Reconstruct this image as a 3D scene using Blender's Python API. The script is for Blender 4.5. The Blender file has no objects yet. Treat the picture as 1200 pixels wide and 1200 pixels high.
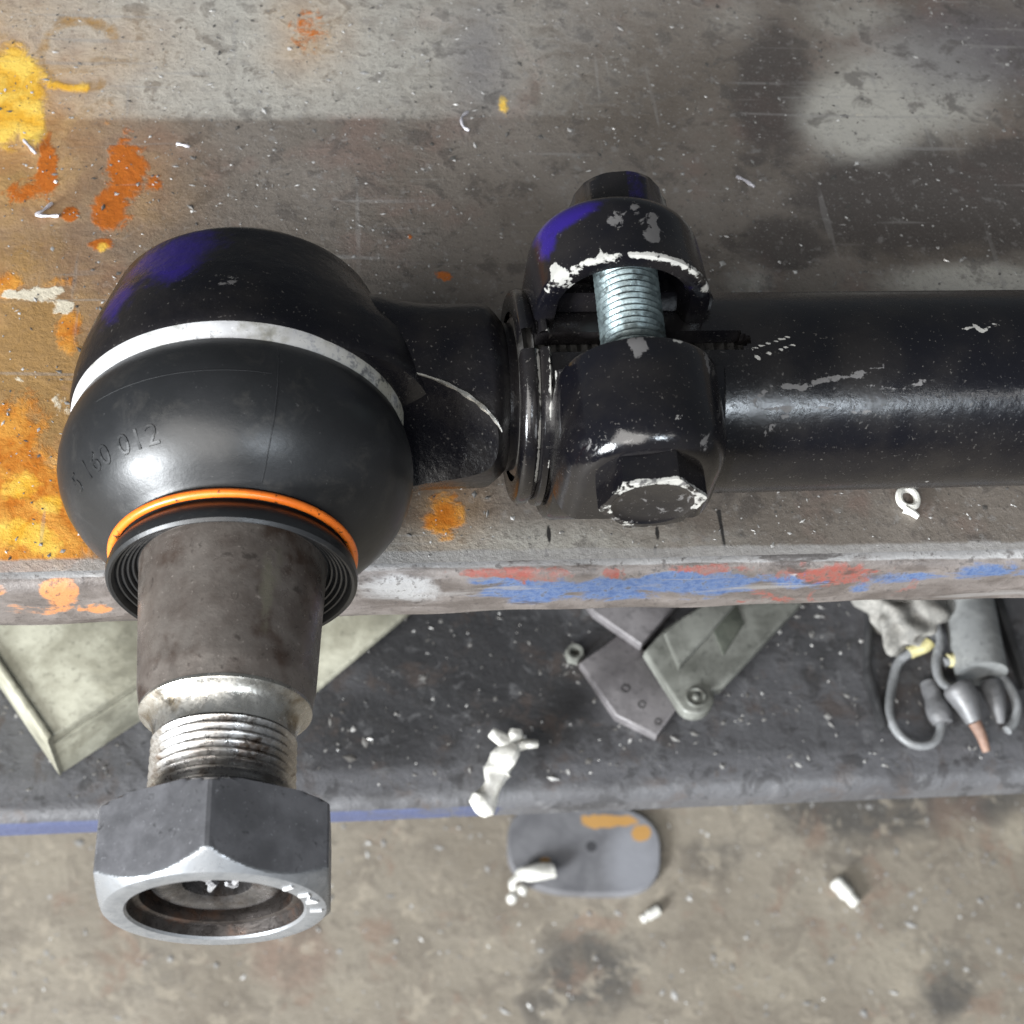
import bpy, math, random
import numpy as np
from mathutils import Vector

rng = np.random.default_rng(7)
random.seed(7)
SC = bpy.context.scene
COL = SC.collection
V = lambda *a: np.array(a, float)
def nrm(v): v = np.asarray(v, float); return v / np.linalg.norm(v)

# ------------------------------------------------------------------ frames (millimetres)
FPX = 1846.0                                   # focal length of the photograph, in its own pixels (1200 wide)
TILT, YAW = math.radians(57.4), math.radians(7.0)
XW = nrm((math.cos(YAW), .0192, -math.sin(YAW)))          # along the bench edge, seen from the camera
ZW = V(0, math.cos(TILT), math.sin(TILT)); ZW = nrm(ZW - ZW.dot(XW) * XW)
YW = np.cross(ZW, XW)
M = np.array([XW, YW, ZW])                                 # camera axes -> world axes
BALL_C = V(-51.315, 22.0, -300.0)
BASE_C = BALL_C - 33.0 * ZW                                # bench point under the ball joint = world origin
def W(p): return M @ (np.asarray(p, float) - BASE_C)
CAM = W((0, 0, 0))
def proj(P):
    q = (np.asarray(P, float) - CAM) @ M
    return np.stack([600 - FPX * q[..., 0] / q[..., 2], 600 + FPX * q[..., 1] / q[..., 2]], -1)
def ray(u, v): return M @ nrm(((u - 600) / FPX, (600 - v) / FPX, -1))
def at(u, v, z):                                           # the point at height z seen at this place
    r = ray(u, v); return CAM + r * ((z - CAM[2]) / r[2])
SHELF_Z, FLOOR_Z = -215.0, -740.0

# ------------------------------------------------------------------ camera
cd = bpy.data.cameras.new('camera'); cam = bpy.data.objects.new('camera', cd); COL.objects.link(cam)
from mathutils import Matrix
mw = Matrix([[*M[0], CAM[0] / 1000], [*M[1], CAM[1] / 1000], [*M[2], CAM[2] / 1000], [0, 0, 0, 1]])
cam.matrix_world = mw
cd.sensor_width = 36; cd.lens = 36 * FPX / 1200; cd.clip_start = .01; cd.clip_end = 50
cd.dof.use_dof = True; cd.dof.focus_distance = .300; cd.dof.aperture_fstop = 38
SC.camera = cam

# ------------------------------------------------------------------ world, lamps, exposure
wd = bpy.data.worlds.new('World'); SC.world = wd; wd.use_nodes = True
bg = wd.node_tree.nodes['Background']; bg.inputs[0].default_value = (.86, .93, 1.0, 1); bg.inputs[1].default_value = .17
SC.view_settings.view_transform = 'Standard'; SC.view_settings.look = 'None'
SC.view_settings.exposure = 0; SC.view_settings.gamma = 1
def area(name, direc, dist, sx, sy, power, col, target=(0, 0, 30)):
    L = bpy.data.lights.new(name, 'AREA'); L.shape = 'RECTANGLE'; L.size = sx; L.size_y = sy; L.energy = power; L.color = col
    o = bpy.data.objects.new(name, L); COL.objects.link(o)
    d = nrm(direc); p = np.array(target) / 1000 + d * dist
    o.location = p; o.rotation_euler = Vector(d).to_track_quat('Z', 'Y').to_euler(); return o
area('window_lamp', (-.72, -.68, .13), 2.2, .55, .55, 165, (.93, .97, 1.0))
area('front_fill', (-.42, -.70, .60), 2.6, 2.2, 1.5, 84, (1.0, .97, .93))  # unseen softbox added as a broad fill from the front
area('streak_lamp', (.26, -.80, .60), 2.6, .6, .26, 26, (.82, .91, 1.0))  # unseen lamp added for the bright streak along the tube

for d_, p_ in (((-.42, -.76, .5), 1.6), ((-.18, -.62, .76), .8), ((.45, -.62, .64), 1.2), ((-.62, -.3, .72), .9)): area('glint_lamp', d_, 2.5, .1, .07, p_, (1.0, .98, .94))  # small unseen lamps added for glints on the gloss paint

# ------------------------------------------------------------------ node helpers
class N:
    def __init__(s, name, rough=.5, metal=0., base=(.5, .5, .5)):
        s.m = bpy.data.materials.new(name); s.m.use_nodes = True; s.t = s.m.node_tree; s.n = s.t.nodes
        s.p = s.n['Principled BSDF']; s.co = None
        s.p.inputs['Base Color'].default_value = (*base, 1); s.p.inputs['Roughness'].default_value = rough
        s.p.inputs['Metallic'].default_value = metal
    def new(s, k): return s.n.new(k)
    def link(s, a, b): s.t.links.new(a, b)
    def coord(s):
        if s.co is None: s.co = s.new('ShaderNodeTexCoord').outputs['Object']
        return s.co
    def put(s, sock, v):
        if hasattr(v, 'is_linked') or hasattr(v, 'links'): s.link(v, sock)
        elif isinstance(v, tuple): sock.default_value = (*v, 1) if len(v) == 3 and len(sock.default_value) == 4 else v
        else: sock.default_value = v
    def noise(s, scale, detail=4, rough=.55, dist=0., stretch=None, seed=0.):
        t = s.new('ShaderNodeTexNoise'); t.noise_dimensions = '4D' if seed else '3D'
        if seed: t.inputs['W'].default_value = seed
        t.inputs['Scale'].default_value = scale; t.inputs['Detail'].default_value = detail
        t.inputs['Roughness'].default_value = rough; t.inputs['Distortion'].default_value = dist
        c = s.coord()
        if stretch:
            mp = s.new('ShaderNodeMapping'); mp.inputs['Scale'].default_value = stretch; s.link(c, mp.inputs[0]); c = mp.outputs[0]
        s.link(c, t.inputs['Vector']); return t.outputs['Fac']
    def vor(s, scale, rand=1., feature='F1'):
        t = s.new('ShaderNodeTexVoronoi'); t.feature = feature; t.inputs['Scale'].default_value = scale
        t.inputs['Randomness'].default_value = rand; s.link(s.coord(), t.inputs['Vector']); return t.outputs['Distance'], t.outputs['Color']
    def math(s, op, a, b=0., c=0., clamp=False):
        t = s.new('ShaderNodeMath'); t.operation = op; t.use_clamp = clamp
        for i, v in enumerate((a, b, c)): s.put(t.inputs[i], v)
        return t.outputs[0]
    def step(s, v, lo, hi, a=0., b=1.):
        t = s.new('ShaderNodeMapRange'); t.interpolation_type = 'SMOOTHSTEP'
        s.put(t.inputs[0], v); t.inputs[1].default_value = lo; t.inputs[2].default_value = hi
        t.inputs[3].default_value = a; t.inputs[4].default_value = b; return t.outputs[0]
    def mix(s, f, a, b, mode='MIX'):
        t = s.new('ShaderNodeMix'); t.data_type = 'RGBA'; t.blend_type = mode
        s.put(t.inputs[0], f); s.put(t.inputs[6], a); s.put(t.inputs[7], b); return t.outputs[2]
    def attr(s, name):
        t = s.new('ShaderNodeAttribute'); t.attribute_name = name; return t.outputs['Fac']
    def mask(s, name, nz, amp=.8, lo=.45, hi=.6):            # a surveyed patch with an edge broken up by noise
        v = s.math('ADD', s.attr(name), s.math('MULTIPLY', s.math('SUBTRACT', nz, .5), amp))
        return s.step(v, lo, hi)
    def bump(s, h, strength, dist=.001, prev=None):
        t = s.new('ShaderNodeBump'); t.inputs['Strength'].default_value = strength; t.inputs['Distance'].default_value = dist
        s.put(t.inputs['Height'], h)
        if prev is not None: s.link(prev, t.inputs['Normal'])
        return t.outputs[0]
    def out(s, color=None, rough=None, metal=None, normal=None):
        for k, v in (('Base Color', color), ('Roughness', rough), ('Metallic', metal), ('Normal', normal)):
            if v is not None: s.put(s.p.inputs[k], v)
        return s.m

def black_paint(name, gloss=.10, chips=.71, cast=.18):
    n = N(name)
    big, fine, dust = n.noise(70, 4), n.noise(420, 5, .7), n.noise(1500, 2, .6)
    col = n.mix(n.step(big, .35, .7), (.003, .003, .0045), (.009, .008, .008))
    col = n.mix(n.step(dust, .66, .74), col, (.05, .046, .042))
    ch = n.step(n.noise(260, 5, .62, .4, seed=3.1), chips, chips + .015)
    col = n.mix(ch, col, (.14, .135, .13))
    met = ch
    if True:
        pm = n.mask('bare', n.noise(380, 5, .65, .3, None, 4.4), 1.5, .5, .6); col = n.mix(pm, col, n.mix(fine, (.16, .16, .155), (.42, .41, .38)))
        vm = n.mask('violet', n.noise(170, 5, .7, .6, None, 6.4), 1.3, .3, .85); col = n.mix(vm, col, (.012, .006, .085))  # violet stands for a bluish sheen, painted into the colour
        sm = n.mask('scuff', n.noise(330, 5, .65, .6, None, 8.2), 1.7, .5, .6); col = n.mix(sm, col, (.085, .082, .082))
        ch = n.math('MAXIMUM', ch, n.math('MAXIMUM', sm, pm))
    dm = n.attr('lit_rim'); col = n.mix(dm, col, n.mix(fine, (.010, .0095, .010), (.018, .017, .0175)))  # lit grey of the flange rim, put into the paint colour
    ro = n.step(big, .3, .75, gloss, gloss + .12); ro = n.math('ADD', ro, n.math('MULTIPLY', ch, .22))
    ro = n.math('ADD', ro, n.step(dust, .55, .75, 0, .2))
    nm = n.bump(n.noise(330, 3), cast, .0004); nm = n.bump(fine, cast * .9, .0003, nm); nm = n.bump(ch, -.3, .0003, nm)
    return n.out(col, ro, 0., nm)

def steel(name, a, b, rough, metal, rust=None, bare=None, scale=120, pit=.2):
    n = N(name)
    big, fine, mid = n.noise(scale, 5, .6), n.noise(1100, 4, .7), n.noise(scale * 3.1, 5, .65, .3)
    col = n.mix(n.step(big, .32, .68), a, b)
    col = n.mix(n.step(mid, .58, .7, 0, .7), col, tuple(x * .35 for x in a))
    if rust: col = n.mix(n.step(n.noise(scale * .8, 5, .6, 0, None, 5.5), .5, .68), col, rust)
    col = n.mix(n.step(fine, .62, .72, 0, .6), col, tuple(min(1, x * 2.2) for x in b))
    col = n.mix(n.math('MULTIPLY', n.attr('dirt'), n.step(big, .25, .6, .45, .95)), col, n.mix(n.step(mid, .5, .6), (.36, .34, .28), (.05, .048, .045)))
    r = n.step(mid, .3, .7, rough - .1, rough + .14)
    if bare:
        bm = n.mask('bare', mid, .5, .4, .62); col = n.mix(bm, col, n.mix(n.step(mid, .35, .7), bare, tuple(x * .72 for x in bare)))
        r = n.math('SUBTRACT', r, n.math('MULTIPLY', bm, .06))
    nm = n.bump(mid, pit, .0004); nm = n.bump(fine, pit * .6, .00025, nm)
    return n.out(col, r, metal, nm)

def plain(name, a, b, rough=.55, metal=0., scale=160, bump=.25):
    n = N(name); k = n.noise(scale, 5, .62, .3); f = n.noise(scale * 7, 3, .6)
    col = n.mix(n.step(k, .34, .66), a, b); col = n.mix(n.step(f, .55, .70, 0, .45), col, tuple(x * .45 for x in a))
    col = n.mix(n.step(n.noise(scale * .55, 5, .7, .5, None, 4.2), .5, .66, 0, .6), col, tuple(x * .5 for x in a))
    return n.out(col, n.step(k, .3, .7, max(.05, rough - .1), rough + .1), metal, n.bump(f, bump, .0005))

MAT = {}
MAT['paint'] = black_paint('black_paint')
MAT['tube'] = black_paint('tube_paint', .19, .735)
MAT['casting'] = black_paint('casting_paint', .24, .72, .42); MAT['casting'].node_tree.nodes['Principled BSDF'].inputs['Specular IOR Level'].default_value = .25
n = N('boot_rubber'); k = n.noise(90, 4); f = n.noise(900, 4, .7)
col = n.mix(k, (.008, .0085, .009), (.016, .0165, .018)); col = n.mix(n.step(f, .64, .72, 0, .5), col, (.07, .07, .07))
du = n.step(n.noise(150, 5, .7, .6, None, 2.6), .5, .75, 0, .5); col = n.mix(du, col, (.036, .034, .031))
n.p.inputs['Specular IOR Level'].default_value = .34
MAT['rubber'] = n.out(col, n.math('ADD', n.step(k, .3, .7, .31, .40), n.math('MULTIPLY', du, .25)), 0., n.bump(f, .1, .0003))
MAT['zinc'] = steel('zinc_ring', (.62, .62, .63), (.82, .82, .83), .36, .35, rust=(.36, .35, .31), scale=180, pit=.12)
n = N('orange_ring'); f = n.noise(500, 4, .6); g = n.step(n.noise(900, 3), .62, .68)
MAT['orange'] = n.out(n.mix(g, n.mix(f, (.62, .11, .012), (.80, .20, .02)), (.10, .035, .01)), .34)
MAT['taper'] = steel('dark_stud_steel', (.135, .112, .098), (.215, .19, .17), .33, .62, rust=(.075, .05, .038), bare=(.24, .22, .17), scale=110, pit=.3)
MAT['thread'] = steel('thread_steel', (.32, .30, .28), (.52, .51, .50), .30, .9, rust=(.12, .075, .045), scale=230)
MAT['neck'] = steel('turned_steel', (.36, .345, .31), (.55, .535, .50), .27, .9, rust=(.20, .16, .11), scale=170)
MAT['nut'] = steel('nut_steel', (.12, .12, .128), (.19, .19, .203), .40, .5, bare=(.22, .228, .24), scale=150, pit=.12)
MAT['bolt'] = steel('zinc_bolt', (.06, .078, .082), (.14, .175, .18), .38, .6, rust=(.018, .024, .024), scale=520)
MAT['white_bits'] = plain('pale_alloy', (.56, .55, .50), (.76, .75, .71), .5, 0., 220)

# ------------------------------------------------------------------ mesh helpers (input in mm, world axes)
def root_of(o):
    while o.parent: o = o.parent
    return o
def obj(name, verts, faces, mat, parent=None, sharp=38, attrs=None, origin=None, smooth=True):
    v = np.asarray(verts, float) / 1000
    base = np.array(root_of(parent).location) if parent else (np.zeros(3) if origin is None else np.asarray(origin) / 1000)
    me = bpy.data.meshes.new(name); me.from_pydata((v - base).tolist(), [], [tuple(map(int, f)) for f in faces])
    me.validate(); me.update()
    if smooth:
        me.shade_smooth(); me.set_sharp_from_angle(angle=math.radians(sharp))
    for k, a in (attrs or {}).items():
        t = me.attributes.new(k, 'FLOAT', 'POINT'); t.data.foreach_set('value', np.asarray(a, np.float32))
    me.materials.append(mat if not isinstance(mat, str) else MAT[mat])
    o = bpy.data.objects.new(name, me); COL.objects.link(o)
    if parent: o.parent = parent
    else: o.location = base
    return o
def empty(name, loc, label, cat, group=None):
    o = bpy.data.objects.new(name, None); COL.objects.link(o); o.location = np.asarray(loc) / 1000
    o.empty_display_size = .01; return tag(o, label, cat, group)
def tag(o, label, cat, group=None):
    o['label'] = label; o['category'] = cat
    if group: o['group'] = group
    return o
def struct(o, kind='structure'): o['kind'] = kind; return o
class MB:
    def __init__(s): s.v = []; s.f = []; s.n = 0
    def add(s, v, f):
        v = np.asarray(v, float); s.v.append(v); s.f += [tuple(i + s.n for i in q) for q in f]; s.n += len(v); return s
    def verts(s): return np.concatenate(s.v)
    def obj(s, name, mat, parent=None, **k): return obj(name, s.verts(), s.f, mat, parent, **k)
def grid_faces(nu, nv, wrapv=True, off=0):
    F = []
    for i in range(nu - 1):
        for j in range(nv if wrapv else nv - 1):
            k = (j + 1) % nv; F.append((off + i * nv + j, off + i * nv + k, off + (i + 1) * nv + k, off + (i + 1) * nv + j))
    return F
def lathe(O, d, a, b, prof, n=96, hexr=None, hex0=0., cap0=True, cap1=True):
    th = np.linspace(0, 2 * np.pi, n, endpoint=False)
    lim = np.full(n, 1e9)
    if hexr: lim = hexr * math.cos(math.pi / 6) / np.cos((th - hex0 + math.pi / 6) % (math.pi / 3) - math.pi / 6)
    vs = []
    for s, r in prof:
        rr = np.minimum(r, lim)[:, None]
        vs.append(O + s * d + rr * (np.cos(th)[:, None] * b + np.sin(th)[:, None] * a))
    F = grid_faces(len(prof), n); v = np.concatenate(vs); m = len(v)
    if cap0: F.append(tuple(range(n - 1, -1, -1)))
    if cap1: F.append(tuple(range(m - n, m)))
    return v, F
def sweep(pts, r, n=8, closed=False, cap=True):
    P = np.asarray(pts, float); k = len(P)
    T = np.gradient(P, axis=0) if not closed else np.roll(P, -1, 0) - np.roll(P, 1, 0)
    T /= np.linalg.norm(T, axis=1)[:, None]
    up = nrm(np.cross(T[0], V(.31, .52, .79))); vs = []; rr = np.broadcast_to(r, (k,))
    th = np.linspace(0, 2 * np.pi, n, endpoint=False)[:, None]
    for i in range(k):
        up = nrm(up - up.dot(T[i]) * T[i]); s2 = np.cross(T[i], up)
        vs.append(P[i] + rr[i] * (np.cos(th) * up + np.sin(th) * s2))
    F = grid_faces(k, n)
    if closed: F += [((k - 1) * n + j, (k - 1) * n + (j + 1) % n, (j + 1) % n, j) for j in range(n)]
    elif cap: F += [tuple(range(n - 1, -1, -1)), tuple(range((k - 1) * n, k * n))]
    return np.concatenate(vs), F
def smooth_path(pts, per=8):
    P = np.asarray(pts, float); P = np.vstack([2 * P[0] - P[1], P, 2 * P[-1] - P[-2]]); out = []
    for i in range(1, len(P) - 2):
        for t in np.linspace(0, 1, per, endpoint=False):
            a, b_, c, d_ = P[i - 1:i + 3]
            out.append(.5 * (2 * b_ + (c - a) * t + (2 * a - 5 * b_ + 4 * c - d_) * t * t + (3 * b_ - a - 3 * c + d_) * t ** 3))
    out.append(P[-2]); return np.array(out)
def prism(poly, z0, z1, bev=.5):                              # upright slab with a worn top edge, poly (n,2) in world xy
    p = np.asarray(poly, float)
    ar = np.sum(p[:, 0] * np.roll(p[:, 1], -1) - np.roll(p[:, 0], -1) * p[:, 1])
    if ar < 0: p = p[::-1]
    n = len(p); e = np.roll(p, -1, 0) - p; e /= np.linalg.norm(e, axis=1)[:, None]
    nr = np.stack([e[:, 1], -e[:, 0]], 1); mn = nr + np.roll(nr, 1, 0); mn /= (np.sum(mn * nr, 1))[:, None]
    lay = [(0, z0), (0, z1 - bev), (bev * .35, z1 - bev * .35), (bev, z1)]
    v = np.concatenate([np.c_[p - mn * o, np.full(n, z)] for o, z in lay])
    F = grid_faces(4, n); F += [tuple(range(n - 1, -1, -1)), tuple(range(3 * n, 4 * n))]
    return v, F
def apply_mods(o):
    dg = bpy.context.evaluated_depsgraph_get(); me = bpy.data.meshes.new_from_object(o.evaluated_get(dg)); o.modifiers.clear(); o.data = me
def blob(P, c, r, q=1.): return np.exp(-(((P[:, 0] - c[0]) / r[0]) ** 2 + ((P[:, 1] - c[1]) / r[1]) ** 2) * q)
def blobs(P, L):
    m = np.zeros(len(P))
    for x, y, rx, ry, s in L: m = np.maximum(m, s * blob(P, (x, y), (rx, ry), .7))
    return m
def stroke(P, pts, w):
    m = np.full(len(P), 1e9)
    for a, b_ in zip(pts[:-1], pts[1:]):
        a, b_ = V(*a), V(*b_); t = np.clip(((P - a) @ (b_ - a)) / max(1e-9, (b_ - a) @ (b_ - a)), 0, 1)[:, None]
        m = np.minimum(m, np.linalg.norm(P - a - t * (b_ - a), axis=1))
    return np.exp(-(m / w) ** 2 * .7)
def lines(lo, hi, a, b_, fine, coarse=12): return np.concatenate([np.linspace(lo, a, coarse, endpoint=False), np.arange(a, b_, fine), np.linspace(b_, hi, coarse)])

# ================================================================== SETTING
def survey_sheet(name, z, x0, x1, y0, y1, dense, step, mat, masks, parent=None, sheet=None):
    xs = lines(x0, x1, dense[0], dense[1], step); ys = lines(y0, y1, dense[2], dense[3], step)
    X, Y = np.meshgrid(xs, ys); P = np.c_[X.ravel(), Y.ravel(), np.full(X.size, z)]
    uv = proj(P); inside = (uv[:, 0] > -150) & (uv[:, 0] < 1350) & (uv[:, 1] > -150) & (uv[:, 1] < 1350)
    at_ = {k: np.where(inside, f(uv), 0) for k, f in masks.items()}
    F = grid_faces(len(ys), len(xs), False)
    return obj(name, P, F, mat, parent, attrs=at_)

# ---- bench materials
n = N('bench_steel')
big, mid, fine, sp = n.noise(26, 5, .6, .3), n.noise(120, 6, .65, .4), n.noise(620, 5, .7), n.noise(1700, 3, .6)
vd, vc = n.vor(260)
col = n.mix(n.step(big, .3, .7), (.128, .108, .090), (.215, .190, .166))
col = n.mix(n.step(n.noise(48, 4, .6, 0, None, 2.2), .52, .68, 0, .75), col, (.190, .140, .118))
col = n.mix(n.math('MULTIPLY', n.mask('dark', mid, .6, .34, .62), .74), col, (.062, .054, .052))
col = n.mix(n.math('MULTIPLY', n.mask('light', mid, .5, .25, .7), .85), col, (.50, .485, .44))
col = n.mix(n.math('MULTIPLY', n.mask('violet', mid, .5, .2, .8), .6), col, (.13, .125, .145))
col = n.mix(n.step(mid, .52, .64, 0, .62), col, (.078, .068, .062))
col = n.mix(n.step(fine, .56, .66, 0, .45), col, (.065, .057, .052))
col = n.mix(n.step(n.noise(300, 4, .6, 0, None, 6.1), .57, .66, 0, .45), col, (.27, .26, .25))
col = n.mix(n.step(sp, .60, .70, 0, .5), col, (.36, .35, .335))
wm = n.math('MULTIPLY', n.attr('warm'), n.step(big, .3, .65, .35, 1.)); col = n.mix(wm, col, n.mix(n.step(mid, .35, .65), (.46, .22, .06), (.62, .36, .13)))
edge_n = n.noise(210, 6, .68, .8, None, 9.1)
col = n.mix(n.mask('tan', edge_n, 1.1, .3, .75), col, n.mix(fine, (.40, .23, .075), (.30, .19, .09)))
om = n.mask('orange', edge_n, 1.3, .36, .66); col = n.mix(om, col, n.mix(n.step(mid, .35, .65), (.55, .17, .02), (.70, .33, .06)))
rm = n.mask('rust', edge_n, 1.35, .38, .62); col = n.mix(rm, col, n.mix(fine, (.42, .10, .015), (.55, .17, .02)))
ym = n.mask('yellow', edge_n, 1.0, .35, .65); col = n.mix(ym, col, n.mix(n.step(mid, .35, .65), (.80, .42, .04), (.90, .62, .12)))
cm = n.mask('cream', edge_n, 1.7, .45, .6); col = n.mix(cm, col, (.75, .68, .54))
gv = n.mask('groove', mid, .4, .4, .7); col = n.mix(gv, col, (.03, .028, .027))
scr = n.math('MAXIMUM', n.step(n.noise(330, 3, .5, 0, (.05, 1.0, 1.0), 3.3), .62, .68, 0, .4), n.step(n.noise(300, 3, .5, .1, (1.0, .06, 1.0), 5.3), .64, .69, 0, .3)); col = n.mix(scr, col, (.30, .29, .28))
wr = n.mask('worn', mid, .8, .35, .7); col = n.mix(n.math('MULTIPLY', wr, .8), col, n.mix(fine, (.22, .21, .205), (.50, .49, .48)))
pts = n.math('MAXIMUM', n.math('MAXIMUM', om, rm), n.math('MAXIMUM', ym, cm))
col = n.mix(n.math('MULTIPLY', pts, n.step(fine, .6, .68, 0, .7)), col, (.13, .09, .06))
ro = n.step(mid, .3, .7, .40, .66); ro = n.math('SUBTRACT', ro, n.math('MULTIPLY', pts, .1))
nm = n.bump(mid, .35, .0010); nm = n.bump(fine, .34, .0006, nm); nm = n.bump(sp, .16, .0003, nm); nm = n.bump(pts, .25, .0005, nm)
MAT['bench'] = n.out(col, ro, n.step(big, .3, .7, .1, .25), nm)

n = N('edge_paint')
mid, fine = n.noise(150, 6, .65, .5, (.45, 1, 1)), n.noise(620, 5, .7)
col = n.mix(n.step(mid, .35, .65), (.085, .072, .066), (.165, .145, .135))
col = n.mix(n.mask('blue', mid, 1.6, .42, .60), col, n.mix(n.step(fine, .35, .65), (.045, .08, .18), (.10, .14, .235)))
col = n.mix(n.mask('red', n.noise(190, 5, .6, .6, None, 7.7), 1.7, .45, .62), col, n.mix(n.step(fine, .35, .65), (.21, .058, .046), (.16, .085, .072)))
col = n.mix(n.mask('orange', mid, 1.0, .46, .56), col, (.42, .18, .07))
col = n.mix(n.math('MULTIPLY', n.mask('pale', mid, .8, .4, .65), .9), col, n.mix(fine, (.20, .20, .205), (.38, .375, .37)))
col = n.mix(n.step(fine, .54, .66, 0, .75), col, (.06, .052, .05))
col = n.mix(n.step(n.noise(90, 5, .7, .3, (.5, 1, 1), 2.7), .52, .64, 0, .6), col, (.13, .115, .108))
col = n.mix(n.step(n.noise(240, 4, .6, .1, (.07, 1, 1), 4.4), .56, .64, 0, .75), col, (.20, .19, .185)); col = n.mix(n.step(n.noise(130, 5, .7, .3, (.3, 1, 1), 9.4), .56, .62, 0, .7), col, (.045, .036, .033))
nm = n.bump(mid, .5, .0008); nm = n.bump(fine, .4, .0004, nm)
MAT['edge'] = n.out(col, n.step(mid, .3, .7, .35, .55), .15, nm)

# ---- bench geometry: the edge runs along X
e0, e1 = at(0, 668, 0), at(1200, 646, 0)
YE = .5 * (e0[1] + e1[1])
bench = empty('workbench', (0, YE, 0), 'scarred grey steel workbench with orange paint splashes and a red and blue front edge', 'workbench')
bm_orange = [(30, 600, 66, 66, 1.2), (15, 505, 40, 40, .8), (70, 640, 40, 30, 1), (10, 540, 40, 40, .9), (520, 605, 24, 32, .8), (75, 330, 18, 14, .6), (10, 335, 18, 18, .85), (30, 480, 40, 30, .6), (60, 340, 30, 18, .5), (130, 130, 20, 30, .35), (80, 385, 18, 30, .75)]
bm_rust = [(148, 200, 22, 36, 1), (130, 245, 22, 28, .95), (180, 215, 13, 12, .75), (82, 252, 12, 9, .9), (55, 200, 14, 40, .85), (30, 225, 34, 16, .7), (118, 287, 14, 9, .9), (520, 324, 9, 8, .8), (363, 36, 26, 30, .55), (480, 278, 5, 5, .7)]
bm_yellow = [(20, 625, 50, 20, .75), (20, 570, 34, 22, .62), (60, 590, 20, 16, .6), (14, 105, 34, 46, 1.15), (35, 145, 18, 24, .9), (5, 130, 20, 40, 1), (590, 124, 8, 14, .65), (120, 290, 9, 7, .8), (55, 640, 26, 16, .7)]
bm_tan = [(40, 420, 62, 80, 1.0), (50, 400, 40, 70, .9), (20, 220, 50, 30, .7), (30, 560, 60, 40, .6), (60, 480, 50, 60, .8), (20, 300, 50, 40, .6), (365, 40, 30, 34, .5), (500, 560, 60, 40, .3)]
ringpts = [(95 + 46 * math.cos(a), 64 + 40 * math.sin(a)) for a in np.linspace(math.radians(60), math.radians(330), 24)]
surf = dict(warm=lambda u: blobs(u, [(10, 560, 130, 140, 1.0), (0, 400, 125, 120, 1.0), (0, 150, 110, 130, .95), (150, 220, 60, 70, .5), (60, 60, 110, 60, .45), (360, 40, 40, 40, .5), (520, 600, 40, 40, .5), (0, 290, 60, 50, .5)]),  # rusty tint; also paints the strong light washing out the left side
    
    orange=lambda u: blobs(u, bm_orange), rust=lambda u: blobs(u, bm_rust),
    yellow=lambda u: np.maximum(blobs(u, bm_yellow), .62 * stroke(u, [(45, 85), (60, 100), (100, 104)], 8)),
    tan=lambda u: np.maximum(blobs(u, bm_tan), .62 * stroke(u, ringpts, 9)),
    cream=lambda u: np.maximum(stroke(u, [(8, 344), (40, 346), (72, 340)], 6) * .95, blobs(u, [(75, 360, 14, 12, .75), (40, 345, 46, 12, .7), (20, 440, 24, 12, .5), (70, 470, 16, 24, .5), (1005, 130, 14, 16, .45), (590, 130, 8, 8, .4)])),  # the stroke paints a white highlight as a cream mark
    dark=lambda u: blobs(u, [(1060, 235, 130, 62, 1.0), (1180, 230, 80, 66, 1.0), (905, 110, 55, 100, .8), (920, 285, 70, 40, .75), (560, 70, 36, 80, .5), (640, 330, 200, 30, .35), (430, 290, 200, 60, .35), (60, 290, 90, 40, .5), (1150, 20, 80, 40, .35)]),  # paints the rod and clamp shadow behind the tube, plus grime
    light=lambda u: np.maximum(blobs(u, [(1010, 135, 70, 50, 1.0), (1070, 100, 110, 66, .8), (1000, 20, 90, 50, .5), (1150, 330, 120, 24, .8), (860, 20, 60, 40, .4), (640, 640, 300, 40, .55), (880, 330, 40, 30, .5)]), .62 * (1 / (1 + np.exp((u[:, 1] - 143) / 3))) * blob(u, (200, 60), (520, 200), .6)),  # pale blob behind the tube paints the lit gap beside that shadow
    violet=lambda u: blobs(u, [(1140, 60, 130, 60, .8), (560, 70, 50, 90, .6), (150, 170, 60, 40, .5), (680, 40, 90, 60, .35), (60, 520, 50, 30, .7)]),
    groove=lambda u: np.maximum.reduce([stroke(u, [(645, 606), (641, 652)], 2.2), stroke(u, [(772, 606), (768, 650)], 2.2), stroke(u, [(842, 600), (850, 656)], 2.2)]),
    worn=lambda u: stroke(u, [(-100, 668), (400, 656), (1300, 642)], 9))
xa, xb = at(0, 640, 0)[0] - 12, at(1200, 640, 0)[0] + 12
yb_ = max(at(0, -5, 0)[1], at(1200, -5, 0)[1]) + 4
survey_sheet('bench_top', 0, -700, 900, YE, 620, (xa - 20, xb + 40, YE, yb_), 1.0, 'bench', surf, bench)
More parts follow.
